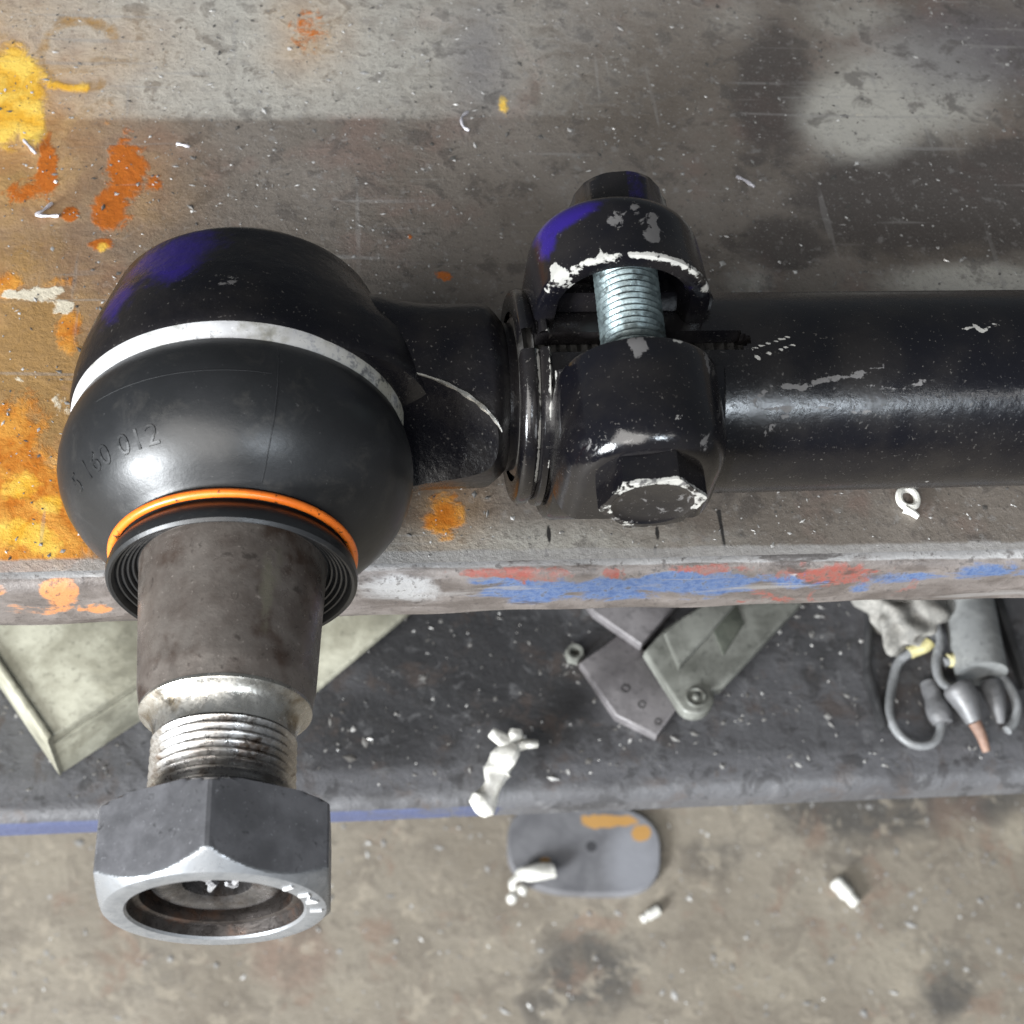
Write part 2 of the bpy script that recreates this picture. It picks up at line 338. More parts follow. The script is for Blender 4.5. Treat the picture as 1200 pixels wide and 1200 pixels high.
# front edge bar: rounded corner then an upright face
prof = [(0, 0)] + [(-3.2 * math.sin(t), -3.2 + 3.2 * math.cos(t)) for t in np.linspace(.15, math.pi / 2, 7)] + [(-3.3, -6), (-3.4, -10), (-3.3, -14.5), (-2.6, -16.5), (0, -17.3), (9, -17.4)]
xs = lines(-700, 900, xa - 20, xb + 40, 1.0); Ev = []
for y, z in prof:
    wob = .35 * np.sin(xs * .09 + z) + .25 * np.sin(xs * .23 + 2)
    Ev.append(np.c_[xs, np.full(len(xs), YE + y) + (wob * .6 if y < -1 else 0), np.full(len(xs), z)])
Ev = np.concatenate(Ev); uv = proj(Ev); zz = Ev[:, 2]
obj('edge_bar', Ev, [f[::-1] for f in grid_faces(len(prof), len(xs), False)], 'edge', bench, sharp=60, attrs=dict(
    blue=blobs(uv, [(620, 690, 70, 14, .95), (720, 690, 60, 14, .85), (830, 684, 80, 14, .95), (940, 682, 80, 14, .8), (1050, 676, 60, 10, .55), (1170, 670, 70, 14, .5), (470, 692, 60, 16, .5)]),
    red=blobs(uv, [(610, 672, 70, 9, .85), (710, 672, 24, 9, .7), (830, 666, 60, 7, .7), (970, 672, 70, 16, .75), (1060, 684, 60, 8, .6), (900, 700, 60, 6, .7)]),
    orange=blobs(uv, [(70, 692, 30, 20, .8), (30, 712, 70, 8, .8), (0, 690, 20, 14, .6), (110, 712, 40, 8, .6)]),
    pale=np.maximum(stroke(uv, [(-100, 676), (400, 660), (1300, 645)], 7), blobs(uv, [(470, 690, 60, 22, .8), (930, 676, 8, 5, .8)]))))
bm = MB()
bm.add(*prism([(-690, YE + 6), (890, YE + 6), (890, 610), (-690, 610)], -17, -.6, .2))
bm.obj('underframe', plain('dark_underframe', (.05, .048, .047), (.09, .085, .08), .6), bench)

# ---- lower shelf
def shelf_masks():
    return dict(
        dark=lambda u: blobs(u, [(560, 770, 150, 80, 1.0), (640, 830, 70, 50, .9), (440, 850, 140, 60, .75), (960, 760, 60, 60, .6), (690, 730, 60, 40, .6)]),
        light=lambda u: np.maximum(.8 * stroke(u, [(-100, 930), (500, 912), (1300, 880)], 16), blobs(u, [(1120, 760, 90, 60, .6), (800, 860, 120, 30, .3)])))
n = N('shelf_steel')
big, mid, fine = n.noise(22, 5, .6, .3), n.noise(95, 6, .65, .4), n.noise(420, 5, .7)
col = n.mix(n.step(big, .3, .7), (.062, .061, .065), (.10, .10, .106))
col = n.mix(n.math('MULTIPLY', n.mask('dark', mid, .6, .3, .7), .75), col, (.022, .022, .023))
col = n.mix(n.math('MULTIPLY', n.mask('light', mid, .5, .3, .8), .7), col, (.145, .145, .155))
col = n.mix(n.step(n.noise(60, 5, .68, .5, None, 6.6), .52, .64, 0, .6), col, (.075, .058, .050)); col = n.mix(n.step(mid, .52, .62, 0, .65), col, (.030, .029, .030)); col = n.mix(n.step(n.noise(130, 5, .65, .5, None, 1.6), .56, .66, 0, .5), col, (.15, .15, .155)); col = n.mix(n.step(fine, .62, .70, 0, .5), col, (.17, .17, .17))
col = n.mix(n.math('MULTIPLY', n.mask('blue', mid, .7, .4, .6), .9), col, n.mix(fine, (.045, .058, .13), (.085, .098, .165)))
nm = n.bump(mid, .4, .0015); nm = n.bump(fine, .4, .0008, nm)
MAT['shelf'] = n.out(col, n.step(mid, .3, .7, .42, .66), .15, nm)
s0, s1 = at(0, 941, SHELF_Z), at(1200, 894, SHELF_Z)
ys0 = s0[1] + (s1[1] - s0[1]) * (-600 - s0[0]) / (s1[0] - s0[0]); ys1 = s0[1] + (s1[1] - s0[1]) * (900 - s0[0]) / (s1[0] - s0[0])
xs = lines(-600, 900, s0[0] - 15, s1[0] + 15, 1.6); yf = ys0 + (ys1 - ys0) * (xs + 600) / 1500
rows = [(-6.5, -12, 1), (-6.5, -7, 1)] + [(-6.5 * math.sin(t), -6.5 + 6.5 * math.cos(t), 0) for t in np.linspace(math.pi / 2, 0, 6)]
Sv = [np.c_[xs, yf + y, np.full(len(xs), SHELF_Z + z)] for y, z, _ in rows]
for dy in list(np.arange(1.6, 150, 1.6)) + [260, 500]: Sv.append(np.c_[xs, yf + dy, np.full(len(xs), SHELF_Z)])
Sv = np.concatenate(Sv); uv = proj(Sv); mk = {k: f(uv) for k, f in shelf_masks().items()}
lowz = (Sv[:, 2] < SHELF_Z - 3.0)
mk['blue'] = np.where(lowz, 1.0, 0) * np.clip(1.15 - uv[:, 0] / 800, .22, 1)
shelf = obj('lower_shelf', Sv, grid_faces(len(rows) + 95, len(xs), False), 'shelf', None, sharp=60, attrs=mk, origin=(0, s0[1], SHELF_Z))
tag(shelf, 'dark grey steel shelf below the bench with a worn blue front edge', 'shelf')

# ---- floor
n = N('concrete_floor')
big, mid, fine, sp = n.noise(6.5, 5, .6, .3), n.noise(42, 6, .68, .5), n.noise(170, 5, .7), n.noise(420, 3, .6)
col = n.mix(n.step(big, .3, .7), (.185, .160, .127), (.265, .235, .190))
col = n.mix(n.math('MULTIPLY', n.mask('dark', mid, .8, .3, .7), .9), col, (.068, .064, .060))
col = n.mix(n.math('MULTIPLY', n.mask('light', mid, .8, .3, .75), .7), col, (.32, .285, .225))
col = n.mix(n.math('MULTIPLY', n.mask('red', mid, .8, .35, .7), .5), col, (.20, .125, .095))
col = n.mix(n.step(mid, .49, .62, 0, .55), col, (.135, .115, .092)); col = n.mix(n.step(n.noise(55, 5, .65, .6, None, 3.9), .55, .64, 0, .6), col, (.33, .29, .23)); col = n.mix(n.step(n.noise(30, 5, .65, .6, None, 8.9), .55, .66, 0, .55), col, (.20, .135, .10)); col = n.mix(n.step(fine, .6, .7, 0, .5), col, (.085, .075, .062))
col = n.mix(n.step(sp, .62, .70, 0, .35), col, (.33, .31, .27))
nm = n.bump(mid, .3, .004); nm = n.bump(fine, .35, .002, nm)
MAT['floor'] = n.out(col, n.step(mid, .3, .7, .5, .75), 0., nm)
fx0, fx1 = at(0, 1000, FLOOR_Z)[0] - 60, at(1200, 1000, FLOOR_Z)[0] + 60
fy0, fy1 = at(600, 1210, FLOOR_Z)[1] - 20, at(600, 880, FLOOR_Z)[1] + 20
fl = survey_sheet('floor', FLOOR_Z, -4000, 4000, -3500, 3000, (fx0, fx1, fy0, fy1), 4.0, 'floor', dict(
    dark=lambda u: blobs(u, [(1010, 940, 120, 50, .9), (1150, 920, 60, 50, .9), (1110, 1150, 35, 50, .9), (1090, 1105, 14, 14, .8), (690, 1140, 70, 60, .8), (840, 1000, 60, 40, .5), (1000, 1000, 60, 40, .5), (180, 1130, 50, 60, .5), (640, 1180, 60, 40, .6), (370, 1080, 30, 30, .4)]),
    light=lambda u: blobs(u, [(40, 1010, 90, 60, .6), (860, 940, 70, 30, .5), (1060, 1120, 120, 60, .6), (900, 1150, 120, 60, .6), (60, 1120, 60, 60, .5), (410, 1170, 40, 30, .6), (1190, 980, 20, 30, .8)]),
    red=lambda u: blobs(u, [(340, 1120, 60, 50, .8), (300, 1040, 200, 40, .4), (1120, 950, 60, 40, .6)])))
struct(fl)

# ================================================================== TIE ROD
STUD_T, STUD_P = math.radians(32.59), math.radians(3.424)
D = M @ V(math.sin(STUD_P) * math.cos(STUD_T), -math.cos(STUD_T) * math.cos(STUD_P), math.sin(STUD_T))   # stud axis, outward
BALL = W(BALL_C)
SA = nrm(np.cross(M @ V(0, 0, 1), D)); SA = SA if SA @ (M @ V(1, 0, 0)) > 0 else -SA      # sideways, to the right
SB = nrm(np.cross(SA, D)); SB = SB if SB @ (M @ V(0, 0, 1)) > 0 else -SB                   # towards the viewer's side
XR = M @ nrm((.9925, .026, -.122))                                                         # along the tube
RB = BALL + 1.2 * D
RT = M @ V(0, 0, 1); RT = nrm(RT - RT @ XR * XR)                                           # angle 0 of the tube
RU = np.cross(RT, XR) ; RU = RU if RU @ (M @ V(0, 1, 0)) > 0 else -RU
def rad(phi): return math.cos(phi) * RT + math.sin(phi) * RU
def Lx(px):
    L = 50.
    for _ in range(30): L += (px - proj(RB + L * XR)[0]) * .16
    return L
def on_tube(u, v, R=19.7):                                  # (L, angle) of the tube surface point seen there
    r = ray(u, v); o = CAM - RB; r2 = r - r @ XR * XR; o2 = o - o @ XR * XR
    A, B, C_ = r2 @ r2, r2 @ o2, o2 @ o2 - R * R; t = (-B - math.sqrt(max(0, B * B - A * C_))) / A
    p = CAM + t * r - RB; L = p @ XR; q = p - L * XR; return L, math.atan2(q @ RU, q @ RT)
rod = empty('tie_rod', (0, 0, 0), 'black steering tie rod with ball joint, rubber boot and bolted clamp lying on the bench', 'tie rod')

# ---- ball joint housing + shank
hp = [(-22.2, 4), (-22.2, 22.6), (-21.9, 23.2), (-19.9, 25.2), (-19.3, 25.6), (-14, 27.3), (-8, 29.3), (-3, 30.6), (1, 31.2), (5.0, 31.4), (6.6, 31.2), (7.3, 30.7), (7.5, 29)]
hs = []
for (s0_, r0), (s1_, r1) in zip(hp[:-1], hp[1:]):
    k = max(1, int(math.hypot(s1_ - s0_, r1 - r0) / .9))
    hs += [(s0_ + (s1_ - s0_) * i / k, r0 + (r1 - r0) * i / k) for i in range(k)]
hv, hf = lathe(BALL, D, SA, SB, hs + [hp[-1]], 144)
c_ = hv - BALL; ss = c_ @ D; th = np.degrees(np.arctan2(c_ @ SA, c_ @ SB)); rr = np.linalg.norm(c_ - ss[:, None] * D, axis=1)
gg = np.exp(-(np.abs(th - 97) / 44) ** 4) * np.clip((ss + 16) / 14, 0, 1) * np.where(ss > 7.35, 0, 1) * 5.6
hv = hv + ((c_ - ss[:, None] * D) / rr[:, None]) * gg[:, None]; c_ = hv - BALL; ss = c_ @ D; th = np.degrees(np.arctan2(c_ @ SA, c_ @ SB))
H2 = np.c_[th, ss]
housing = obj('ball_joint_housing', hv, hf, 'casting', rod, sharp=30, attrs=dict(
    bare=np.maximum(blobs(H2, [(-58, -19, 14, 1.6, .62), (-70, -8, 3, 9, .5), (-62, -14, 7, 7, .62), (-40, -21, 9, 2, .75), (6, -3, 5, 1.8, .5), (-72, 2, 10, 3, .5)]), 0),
    violet=np.maximum(blobs(H2, [(-16, -12, 16, 8, .95), (-38, -6, 10, 7, .8), (-30, -14, 14, 6, .8)]), 0),  # sheen on the housing top, painted as violet patches
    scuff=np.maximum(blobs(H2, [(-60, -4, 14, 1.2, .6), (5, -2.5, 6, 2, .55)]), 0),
    lit_rim=np.where((ss > 4.2) & (th > 60) & (th < 150) & (rr + gg > 34.2), .12, 0)))
rv = lathe(BALL, D, SA, SB, [(5.6, 29.5), (6.6, 30.9), (8.0, 30.95), (9.6, 30.4), (12.2, 29.4), (12.4, 27)], 144)
q = rv[0] - BALL; obj('retaining_ring', *rv, 'zinc', housing, attrs=dict(dirt=np.clip((np.degrees(np.arctan2(q @ SA, q @ SB)) - 5) / 60, 0, 1)))
# shank: round bar cut by a slanted clearance flat
La, Lb = 20., Lx(571)
sp_ = [(18, 19.4), (26, 19.0), (30, 17.9), (34, 17.35), (38, 17.2)] + [(L, 17.2) for L in np.arange(40, Lb, 1.2)] + [(Lb, 17.1), (Lb + 1.6, 15.9), (Lb + 2.8, 14.6), (Lx(600), 14.4)]
sv, sf = lathe(RB, XR, RU, RT, sp_, 128)
q = sv - RB; ax = (q @ XR)[:, None] * XR; q = q - ax; an = np.arctan2(q @ RU, q @ RT) - math.radians(10)
k_ = (np.abs(np.cos(an)) ** 3 + np.abs(np.sin(an)) ** 3) ** (-1 / 3)
k_ = 1 + (k_ - 1) * np.clip((Lx(588) - (sv - RB) @ XR) / 4, 0, 1)
sv = RB + ax + q * k_[:, None] * .985
shank = obj('shank', sv, sf, 'casting', housing)
# spherical clearance pocket round the boot
import bmesh
L_, p_ = on_tube(578, 516, 17.0); PR = 36.0; PC = RB + L_ * XR + 17.2 * rad(p_) + PR * (math.cos(.68) * rad(p_) - math.sin(.68) * XR)
b = bmesh.new(); bmesh.ops.create_uvsphere(b, u_segments=160, v_segments=100, radius=PR / 1000)
bmesh.ops.translate(b, verts=b.verts, vec=Vector((PC - np.array(rod.location) * 1000) / 1000))
cm_ = bpy.data.meshes.new('cutter'); b.to_mesh(cm_); b.free(); co_ = bpy.data.objects.new('cutter', cm_); COL.objects.link(co_)
bo = shank.modifiers.new('b', 'BOOLEAN'); bo.operation = 'DIFFERENCE'; bo.solver = 'EXACT'; bo.object = co_
apply_mods(shank); bpy.data.objects.remove(co_)
shank.data.shade_smooth(); shank.data.set_sharp_from_angle(angle=math.radians(30))
# pale strip added as the highlight on the pocket rim: where the bar surface meets the sphere
ed = []
for phd in np.linspace(26, -24, 26):
    d0 = rad(math.radians(phd)); an = math.radians(phd - 10); kk_ = (abs(math.cos(an)) ** 3 + abs(math.sin(an)) ** 3) ** (-1 / 3)
    lo = RB + 17.2 * .985 * kk_ * d0; w_ = lo - PC; bq = w_ @ XR; cq = w_ @ w_ - PR ** 2
    if bq * bq > cq: ed.append(lo + (-bq + math.sqrt(bq * bq - cq)) * XR)
nr_ = len(ed)
obj('rim_highlight', *sweep(ed, .14 + .5 * np.sin(np.linspace(0, math.pi, nr_)) * (.7 + .3 * np.sin(np.arange(nr_) * 1.7)), 6), 'neck', housing)

# ---- dust boot
bp = [(8.9, 27), (9.5, 29.7), (10.6, 30.5), (13, 31.4), (15.5, 31.95), (18, 32.2), (20.5, 32.1), (23, 31.5), (25.5, 30.5), (28, 28.9), (30.5, 26.7), (32.4, 24.4), (33.8, 22.4), (34.7, 21.2), (35.4, 20.4), (36.6, 20.3), (37.5, 20.8), (38.6, 21.6), (40.2, 22.0), (41.2, 21.9), (41.7, 21.4), (41.5, 20.9)]
for i, r in enumerate(np.linspace(20.6, 17.2, 5)): bp += [(41.0 - .55 * i, r), (40.2 - .55 * i, r - .25), (40.5 - .55 * i, r - .55)]
bp += [(38.2, 16.3), (34, 16.0)]
def boot_r(s): return np.interp(s, [p[0] for p in bp[:14]], [p[1] for p in bp[:14]])
boot = obj('dust_boot', *lathe(BALL, D, SA, SB, bp, 144, cap0=False, cap1=False), 'rubber', rod, sharp=32)
def on_boot(s, th, h=0.): return BALL + s * D + (boot_r(s) + h) * (math.cos(th) * SB + math.sin(th) * SA)
ringp = [BALL + 36.0 * D + 21.25 * (math.cos(t) * SB + math.sin(t) * SA) for t in np.linspace(0, 2 * math.pi, 120, endpoint=False)]
obj('orange_band', *sweep(ringp, .8, 10, True), 'orange', boot)
seam = MB(); t0 = math.radians(22)
seam.add(*sweep([on_boot(s, t0, -.02) for s in np.linspace(11.5, 34, 40)], .11, 6))
seam.add(*sweep([on_boot(18.6, math.radians(t), -.03) for t in np.linspace(-38, 20, 50)], .09, 6))
seam.obj('mould_seam', 'rubber', boot)
def text_mesh(s, size, depth):
    cu = bpy.data.curves.new('lettering', 'FONT'); cu.body = s; cu.size = size; cu.extrude = depth; cu.resolution_u = 3; cu.space_character = 1.12
    o = bpy.data.objects.new('lettering', cu); COL.objects.link(o)
    me = bpy.data.meshes.new_from_object(o.evaluated_get(bpy.context.evaluated_depsgraph_get()))
    bpy.data.objects.remove(o); v = np.array([p.co[:] for p in me.vertices]); f = [tuple(p.vertices) for p in me.polygons]; return v, f
tv, tf = text_mesh('5 160 012', 4.4, .16); tw = tv[:, 0].max()
T2 = []
for x, y, z in tv:
    s = 29.2 - y * .92; th = math.radians(-62) + (x / tw) * math.radians(46); T2.append(on_boot(s, th, z + .02))
obj('embossed_number', T2, tf, 'rubber', boot, smooth=False)

# ---- stud
tp = [(34, 16.6)] + [(s, 16.6 - (s - 36) * .062) for s in np.linspace(36, 62.6, 20)] + [(63.2, 14.8), (66.0, 14.3)]
tv_, tf_ = lathe(BALL, D, SA, SB, tp, 128)
q = tv_ - BALL; T3 = np.c_[np.degrees(np.arctan2(q @ SA, q @ SB)), q @ D]
stud = obj('ball_stud', tv_, tf_, 'taper', rod, attrs=dict(bare=blobs(T3, [(33, 50, 7, 12, .62), (40, 46, 6, 8, .5), (-45, 56, 20, 8, .35)])))
npf = [(65.6, 13.9), (66.0, 14.35), (66.6, 14.4), (66.9, 14.1), (67.4, 13.2), (68.4, 12.5), (69.6, 12.0), (70.8, 11.7), (71.6, 11.6)]
obj('stud_neck', *lathe(BALL, D, SA, SB, npf, 128, cap0=False, cap1=False), 'neck', stud)
thp = []
for i in range(16):
    s = 71.4 + i * 1.5; thp += [(s, 11.15), (s + .45, 11.75), (s + .75, 12.0), (s + 1.05, 11.75)]
thp += [(95.4, 11.0), (95.8, 10.6)]
endp_ = [(95.7, 10.7), (96.4, 10.2), (97.0, 9.1), (97.05, 8.4), (96.6, 6.4), (96.0, 5.4), (92.5, 5.0)]
obj('stud_end', *lathe(BALL, D, SA, SB, endp_, 96, cap0=False), steel('end_steel', (.05, .047, .046), (.12, .115, .115), .28, .8, rust=(.05, .04, .034), scale=260), stud)
obj('stud_thread', *lathe(BALL, D, SA, SB, thp, 128, cap0=False, cap1=False), 'thread', stud, sharp=50)
sk = MB()
for k in range(5):
    a_ = k * 1.31; c0 = BALL + 94.6 * D + 2.6 * (math.cos(a_) * SB + math.sin(a_) * SA)
    sk.add(*sweep([c0, c0 + .9 * SA + .5 * D, c0 + 1.5 * SB * (-1) ** k + 1.1 * D], [.7, .9, .4], 6))
sk.obj('glint_flake', plain('pale_glint', (.16, .16, .17), (.42, .42, .43), .15, .3, 500), stud)  # pale flakes added as the white glints in the stud recess

# ---- lock nut
h0 = math.radians(36.5)
npz = [(85.6, 12.2), (85.6, 17.6), (85.7, 18.4), (86.2, 19.4), (86.8, 20.4), (87.5, 22), (90, 22), (94, 22)] + [(x, 22) for x in np.arange(94.4, 95.6, .2)] + [(95.6 + .2 * i, 22 - .2 * i) for i in range(5)]
npz += [(96.4 + (100.2 - 96.4) * t, 21.2 + (17.2 - 21.2) * t) for t in np.linspace(.05, 1, 20)]
npz += [(100.35, 16.6), (100.4, 15.8), (100.3, 14.1), (99.9, 13.7)]
nbz = [(99.9, 13.72), (98.8, 13.3), (98.2, 13.1), (98.2, 12.3), (98.0, 11.9), (97.0, 11.8), (96.4, 11.9), (95.8, 12.2), (92, 12.15)]
nbore = nbz
nv, nf = lathe(BALL, D, SA, SB, npz, 192, 20.4, h0, cap0=False, cap1=False)
q = nv - BALL; rr = np.linalg.norm(q - (q @ D)[:, None] * D, axis=1); sn = q @ D
th_ = np.arctan2(q @ SA, q @ SB); lim = 20.4 * math.cos(math.pi / 6) / np.cos((th_ - h0 + math.pi / 6) % (math.pi / 3) - math.pi / 6)
cham = (rr < lim + .001) & (sn > 95.0) & (rr > 13.5) & (np.interp(sn, [95.6, 96.4, 100.2], [22, 21.2, 17.2]) < lim + .35)
nut = obj('hex_nut', nv, nf, 'nut', rod, sharp=22, attrs=dict(bare=np.where(cham, 1., 0.)))
obj('nut_bore', *lathe(BALL, D, SA, SB, nbore, 96, cap0=False, cap1=False), steel('bore_steel', (.03, .025, .023), (.07, .062, .058), .32, .7, rust=(.09, .055, .04), scale=240), nut)
tv, tf = text_mesh('I M I', 3.0, .22); tw = tv[:, 0].max(); T2 = []
for x, y, z in tv:
    th = math.radians(52 + 46 * x / tw); r = 14.6 + y * .9
    T2.append(BALL + (100.45 + z - max(0, r - 16.4) * .95) * D + r * (math.cos(th) * SB + math.sin(th) * SA))
obj('stamped_letters', T2, tf, 'zinc', nut, smooth=False)

# ---- tube with a slot, the threaded shank inside it
SLOT = math.radians(26)
L0, L1, LS = Lx(617), 330., on_tube(880, 407)[0]
R0, R1 = 19.7, 15.9
ang = np.concatenate([np.linspace(SLOT + math.radians(6.2), SLOT + 2 * math.pi - math.radians(6.2), 150), SLOT + np.radians(np.linspace(-5.2, 5.2, 9)) + 2 * math.pi])
na = len(ang)
Ls = np.concatenate([np.arange(L0, Lx(1230), .8), np.linspace(Lx(1230) + 1, L1, 12)])
mb = []
for L in Ls:
    for a in ang: mb.append(RB + L * XR + R0 * rad(a))
nL = len(Ls); mb = np.array(mb); F = []
for i in range(nL - 1):
    for j in range(na):
        k = (j + 1) % na
        in_slot = j >= 149
        if in_slot:
            mid_a = (ang[j] + (ang[k] if k else SLOT + 2 * math.pi + math.radians(6.2))) / 2 - 2 * math.pi
            if Ls[i] + .4 < LS - (abs(mid_a - SLOT) / math.radians(6)) ** 2 * 2.0: continue
        F.append((i * na + j, i * na + k, (i + 1) * na + k, (i + 1) * na + j))
Lc = np.repeat(Ls, na); Ac = np.tile((ang + math.pi) % (2 * math.pi) - math.pi, nL); TU = np.c_[Lc, Ac * R0]
def tp_(u, v): L, a = on_tube(u, v); return (L, a * R0)
sc = np.zeros(len(TU))
for w, s, pts in ((.75, .68, [(885, 468), (905, 452), (940, 455), (960, 446), (1000, 440), (1035, 428)]), (.65, .62, [(1010, 452), (1050, 455), (1075, 452), (1090, 440)]),
                  (.7, .58, [(882, 470), (890, 480), (935, 478), (905, 500), (895, 510)]), (.6, .56, [(960, 478), (1010, 484), (1060, 480)])):
    sc = np.maximum(sc, s * stroke(TU, [tp_(*p) for p in pts], w))
br = np.zeros(len(TU))
for w, s, pts in ((.2, 1.0, [(880, 409), (926, 394)]), (.2, 1.0, [(886, 419), (930, 404)]), (.5, .75, [(1130, 386), (1142, 381), (1150, 389), (1166, 379)]), (.4, .6, [(1172, 382), (1200, 381)]), (.3, .5, [(1090, 350), (1200, 341)])):
    br = np.maximum(br, s * stroke(TU, [tp_(*p) for p in pts], w))
tube = obj('tube', mb, [f[::-1] for f in F], 'tube', rod, sharp=40, attrs=dict(scuff=sc, bare=br, violet=np.zeros(len(TU))))
so = tube.modifiers.new('s', 'SOLIDIFY'); so.thickness = .0036; so.offset = -1; 
apply_mods(tube)
tube.data.shade_smooth(); tube.data.set_sharp_from_angle(angle=math.radians(40))
xp = []
L = Lx(598)
while L < Lx(945): xp += [(L, 15.0), (L + .7, 15.6), (L + 1.0, 16.0), (L + 1.3, 15.6)]; L += 2.0
obj('inner_thread', *lathe(RB, XR, RU, RT, xp, 96), steel('dirty_thread', (.05, .048, .045), (.16, .155, .15), .35, .6, scale=300), shank, sharp=60)
cp = [(Lx(597), 16.4), (Lx(597), 19.9), (Lx(599), 20.5), (Lx(603), 20.8), (Lx(611), 20.8), (Lx(615), 20.3), (Lx(617), 20.0)]
cv, cf = lathe(RB, XR, RU, RT, cp, 120, cap0=False, cap1=False)
q = cv - RB; ca = np.degrees(np.arctan2(q @ RU, q @ RT)); cl = q @ XR
# open the collar at the slot
def slot_open(v, f, half=7.):
    q = v - RB; a = np.degrees(np.arctan2(q @ RU, q @ RT)) - math.degrees(SLOT)
    return [k for k in f if not all(abs(a[i]) < half for i in k)]
obj('tube_collar', cv, slot_open(cv, cf), 'paint', tube, attrs=dict(bare=np.where((cl > Lx(614)) & (np.abs(ca + 15) < 45), .62, 0)))
cp2 = [(Lx(617), 19.6), (Lx(618.5), 20.6), (Lx(621), 21.2), (Lx(627), 21.3), (Lx(629.5), 20.7), (Lx(630), 19.6)]
cv, cf = lathe(RB, XR, RU, RT, cp2, 120, cap0=False, cap1=False)
q = cv - RB; ca = np.degrees(np.arctan2(q @ RU, q @ RT)); cl = q @ XR
obj('tube_ring', cv, slot_open(cv, cf), 'paint', tube, attrs=dict(bare=np.where((cl > Lx(625.5)) & (np.abs(ca + 5) < 38), .6, 0)))

# ---- clamp
CP = math.radians(27.5)
LC0, LC1 = Lx(631), Lx(816); LCm = .5 * (LC0 + LC1)
RHO = rad(CP); TAU = nrm(-rad(CP + math.pi / 2) - .015 * XR)                              # bolt runs along TAU, head end positive
BX = nrm(XR - XR @ TAU * TAU)
BC = RB + LCm * XR - 1.8 * XR + 24.2 * RHO + 4.2 * TAU
prf = [(LC0 + .2, 19.9), (LC0, 22.6), (LC0 + .5, 23.6), (LC0 + 1.6, 24.1), (LC1 - 1.6, 24.1), (LC1 - .5, 23.6), (LC1, 22.6), (LC1 - .2, 19.9)]
aa = np.linspace(CP + math.radians(20), CP + 2 * math.pi - math.radians(20), 110); cv = []
for a in aa:
    for L, r in prf: cv.append(RB + L * XR + r * rad(a))
npf_ = len(prf); cf = grid_faces(len(aa), npf_); cf += [tuple(range(npf_)), tuple(range((len(aa) - 1) * npf_, len(aa) * npf_))[::-1]]
clamp = obj('pipe_clamp', cv, cf, 'paint', rod, attrs=dict(bare=np.where((np.tile(np.arange(npf_), len(aa)) <= 1) & (np.abs(np.degrees(np.repeat(aa, npf_)) - 355) < 40), .45, 0)))
def lug(q0, q1, r0, r1, low, name, fl0=.5, fl1=2.2, xs0=0., xs1=0., cav=0., fin=0.):
    """half round lug about the bolt axis from q0 to q1; r0, r1 its radius at each end; low = how far it reaches down to the tube"""
    prof = []
    sg = 1 if q1 > q0 else -1; ln = abs(q1 - q0)
    for t, ins in [(0, fl0), (fl0 * .3, fl0 * .3), (fl0, 0)] + [(x, 0) for x in np.linspace(fl0, ln - fl1, 10)[1:-1]] + [(ln - fl1 + fl1 * math.sin(w), (fin or fl1) * (1 - math.cos(w))) for w in np.linspace(0, math.pi / 2, 12)]:
        prof.append((t, ins))
    if cav: prof = [(9.0, cav + .8), (1.2, cav), (.3, cav - .5), (0, cav - 1.2)] + prof
    out = []; ths = np.linspace(-90, 90, 49)
    for t, ins in prof:
        f = t / ln; R = r0 + (r1 - r0) * f - ins; sh = xs0 + (xs1 - xs0) * f
        ring = [(-R + sh, low)] + [(R * math.sin(math.radians(x)) + sh, R * math.cos(math.radians(x))) for x in ths] + [(R + sh, low)]
        out += [BC + (q0 + sg * t) * TAU + x * BX + y * RHO for x, y in ring]
    nr = len(ths) + 2; v = np.array(out); F = grid_faces(len(prof), nr)
    F += [tuple(range(nr - 1, -1, -1)), tuple(range(len(v) - nr, len(v)))]
    if sg > 0: F = [f[::-1] for f in F]
    qv = v - BC; A = np.degrees(np.arctan2(qv @ BX, qv @ RHO)); Q = qv @ TAU
    return v, F, np.c_[A, Q]
v, F, A = lug(7.8, 28.5, 14.4, 14.8, -13.5, 'lug', .6, 8.5, fin=4.6)
obj('clamp_lug', v, F, 'paint', clamp, sharp=30, attrs=dict(
    bare=np.maximum(blobs(A, [(-8, 9.5, 4, 3.2, .0)]), blobs(A, [(22, 8.3, 8, .9, .75), (0, 7.8, 6, .5, .6)])),
    scuff=blobs(A, [(-9, 10, 6, 3, 1.0), (48, 10, 6, 5, .7), (40, 26, 14, 2, .55), (-55, 26, 10, 3, .45)]), violet=np.zeros(len(A))))
v, F, A = lug(-7.8, -23.5, 16.0, 15.9, -13, 'lug', .6, 5.0, -.6, -2.0, cav=4.2)
RL = np.linalg.norm((v - BC) - ((v - BC) @ TAU)[:, None] * TAU, axis=1)
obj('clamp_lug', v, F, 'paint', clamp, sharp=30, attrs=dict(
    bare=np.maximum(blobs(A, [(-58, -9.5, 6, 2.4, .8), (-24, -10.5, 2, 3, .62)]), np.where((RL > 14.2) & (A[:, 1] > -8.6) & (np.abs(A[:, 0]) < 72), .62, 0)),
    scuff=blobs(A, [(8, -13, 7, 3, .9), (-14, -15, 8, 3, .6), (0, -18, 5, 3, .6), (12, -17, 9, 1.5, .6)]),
    violet=blobs(A, [(-48, -19.5, 20, 2.0, 1.6), (-62, -16, 8, 3, 1.0), (64, -14, 12, 6, .6)])))
